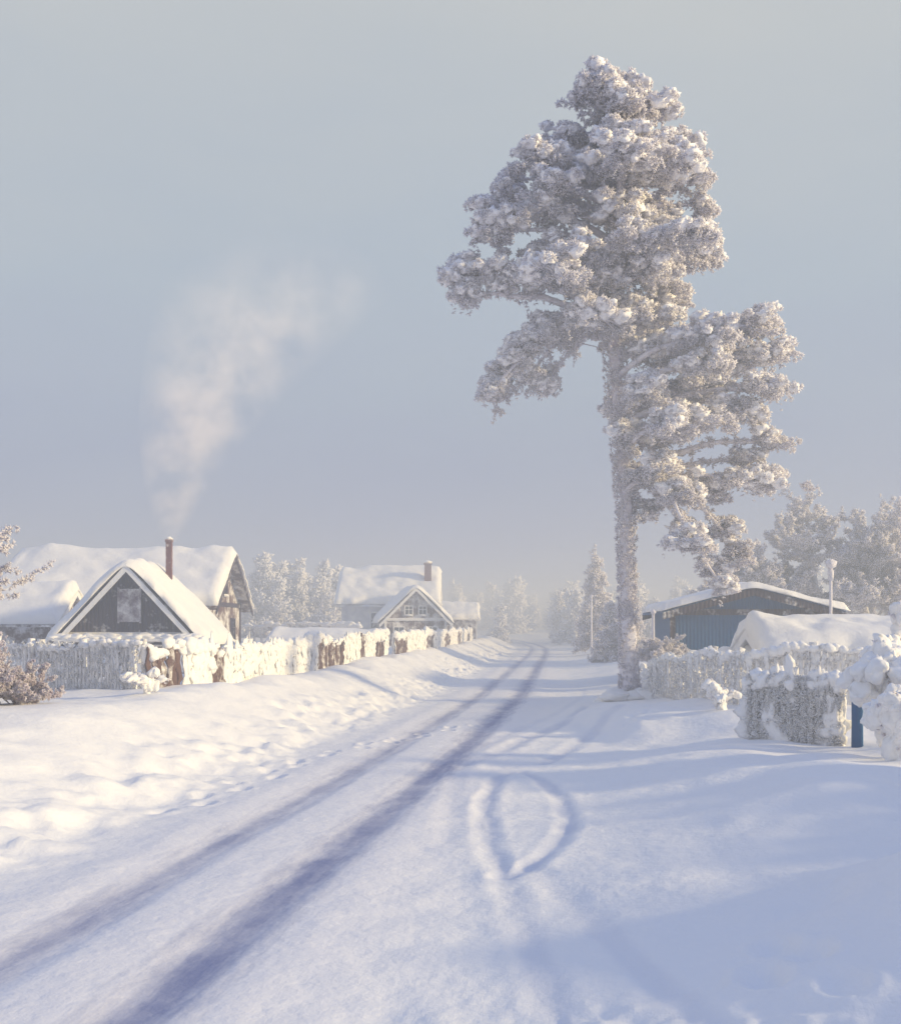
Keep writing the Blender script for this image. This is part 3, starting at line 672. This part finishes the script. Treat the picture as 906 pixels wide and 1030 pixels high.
# ------------------------------------------------------------------ chimney smoke (real volume)
def smoke():
    zz = np.linspace(0, 12, 24)
    V, T = tube(np.stack([.045*zz*zz, 0*zz, zz], 1), .4+.42*zz, 16)
    m = D.materials.new('chimney_smoke'); m.use_nodes = True; t = m.node_tree; t.nodes.clear()
    o = N(t, 'ShaderNodeOutputMaterial'); vs = N(t, 'ShaderNodeVolumeScatter')
    vs.inputs['Color'].default_value = (1, .97, .93, 1); vs.inputs['Anisotropy'].default_value = .0
    em = N(t, 'ShaderNodeEmission'); em.inputs['Color'].default_value = (1, .79, .66, 1)   # added glow standing in for sunlight scattered inside the plume
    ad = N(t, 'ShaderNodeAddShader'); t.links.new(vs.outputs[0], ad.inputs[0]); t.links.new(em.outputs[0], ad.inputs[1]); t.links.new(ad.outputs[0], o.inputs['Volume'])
    tc = N(t, 'ShaderNodeTexCoord'); sp = N(t, 'ShaderNodeSeparateXYZ'); t.links.new(tc.outputs['Object'], sp.inputs[0])
    z = sp.outputs[2]; ax = math_(t, 'MULTIPLY', math_(t, 'MULTIPLY', z, z), .045)
    dx = math_(t, 'ADD', sp.outputs[0], math_(t, 'MULTIPLY', ax, -1.)); dx = math_(t, 'MULTIPLY', dx, .85)
    d = math_(t, 'SQRT', math_(t, 'ADD', math_(t, 'MULTIPLY', dx, dx), math_(t, 'MULTIPLY', sp.outputs[1], sp.outputs[1])))
    r = math_(t, 'ADD', .35, math_(t, 'MULTIPLY', z, .38))
    fall = math_(t, 'ADD', 1., math_(t, 'MULTIPLY', math_(t, 'DIVIDE', d, r), -1.), True)
    nz = noise(t, tc.outputs['Object'], .6, 5, .60)
    nn = math_(t, 'MULTIPLY', math_(t, 'ADD', nz, -.42), 3.6, True)
    topf = math_(t, 'MULTIPLY', math_(t, 'ADD', 11.8, math_(t, 'MULTIPLY', z, -1.)), .18, True)
    den = math_(t, 'MULTIPLY', math_(t, 'MULTIPLY', fall, nn), topf)
    den = math_(t, 'DIVIDE', math_(t, 'MULTIPLY', den, 1.6), math_(t, 'ADD', 1., math_(t, 'MULTIPLY', z, .32)))
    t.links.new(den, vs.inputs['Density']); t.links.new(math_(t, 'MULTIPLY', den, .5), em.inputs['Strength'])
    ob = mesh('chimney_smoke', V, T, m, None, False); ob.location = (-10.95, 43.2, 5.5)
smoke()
def haze():
    V, T = boxm(-260, 260, -40, 420, -3, 9.5)
    m = D.materials.new('ice_haze'); m.use_nodes = True; t = m.node_tree; t.nodes.clear()
    o = N(t, 'ShaderNodeOutputMaterial'); vs = N(t, 'ShaderNodeVolumeScatter')
    vs.inputs['Color'].default_value = (.84, .90, 1, 1); vs.inputs['Density'].default_value = .0105; vs.inputs['Anisotropy'].default_value = .1
    em = N(t, 'ShaderNodeEmission'); em.inputs['Color'].default_value = (.60, .70, 1, 1); em.inputs['Strength'].default_value = .0105*.12   # added self-glow imitating multiply scattered skylight
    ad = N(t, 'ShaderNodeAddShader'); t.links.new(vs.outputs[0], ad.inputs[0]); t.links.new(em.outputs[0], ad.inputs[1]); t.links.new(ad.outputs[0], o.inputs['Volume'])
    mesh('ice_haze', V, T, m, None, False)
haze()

# ------------------------------------------------------------------ light
S = Vector((1, -.20, .31)).normalized()
el = math.asin(S.z); az = math.atan2(S.x, S.y)
sd = D.lights.new('sun', 'SUN'); sd.energy = 5.0; sd.angle = math.radians(5); sd.color = (1, .82, .45)
so = D.objects.new('sun', sd); COL.objects.link(so); so.rotation_euler = S.to_track_quat('Z', 'Y').to_euler()
w = D.worlds.new('World'); scene.world = w; w.use_nodes = True; t = w.node_tree
bg = t.nodes['Background']; sky = N(t, 'ShaderNodeTexSky', sky_type='NISHITA'); sky.sun_disc = False
sky.sun_elevation = el; sky.sun_rotation = az; sky.dust_density = 3; sky.air_density = 1.2
tc = N(t, 'ShaderNodeTexCoord'); sp = N(t, 'ShaderNodeSeparateXYZ'); t.links.new(tc.outputs['Generated'], sp.inputs[0])
mp = N(t, 'ShaderNodeMapping'); mp.inputs['Scale'].default_value = (1.6, 1.6, 5); t.links.new(tc.outputs['Generated'], mp.inputs[0])
cl = noise(t, mp.outputs[0], 1.6, 4, .5)       # faint veils of high haze
cr = N(t, 'ShaderNodeValToRGB'); t.links.new(math_(t, 'ADD', sp.outputs[2], math_(t, 'MULTIPLY', math_(t, 'ADD', cl, -.5), .22)), cr.inputs[0]); e = cr.color_ramp.elements
k = 10.
stops = [(0, (.39, .43, .60)), (.12, (.385, .435, .585)), (.3, (.45, .52, .61)), (.5, (.57, .60, .615)), (.66, (.34, .46, .78)), (1, (.22, .35, .80))]
e[0].position = 0; e[0].color = (*[c*k for c in stops[0][1]], 1); e[1].position = 1; e[1].color = (*[c*k for c in stops[-1][1]], 1)
for p_, c_ in stops[1:-1]:
    q = e.new(p_); q.color = (*[c*k for c in c_], 1)
mx = mixc(t, .92, sky.outputs[0], cr.outputs[0])
t.links.new(mx, bg.inputs[0]); bg.inputs[1].default_value = .1

cam = D.cameras.new('camera'); co = D.objects.new('camera', cam); COL.objects.link(co); scene.camera = co
co.location = (0, 0, 2.2); co.rotation_euler = (math.radians(90), 0, 0)
cam.sensor_fit = 'HORIZONTAL'; cam.sensor_width = 36; cam.lens = 44; cam.shift_y = 114/900; cam.clip_end = 6000; cam.clip_start = .05
vs_ = scene.view_settings; vs_.view_transform = 'Standard'; vs_.look = 'None'; vs_.exposure = 0
print('done', sum(len(o.data.polygons) for o in D.objects if o.type == 'MESH'))
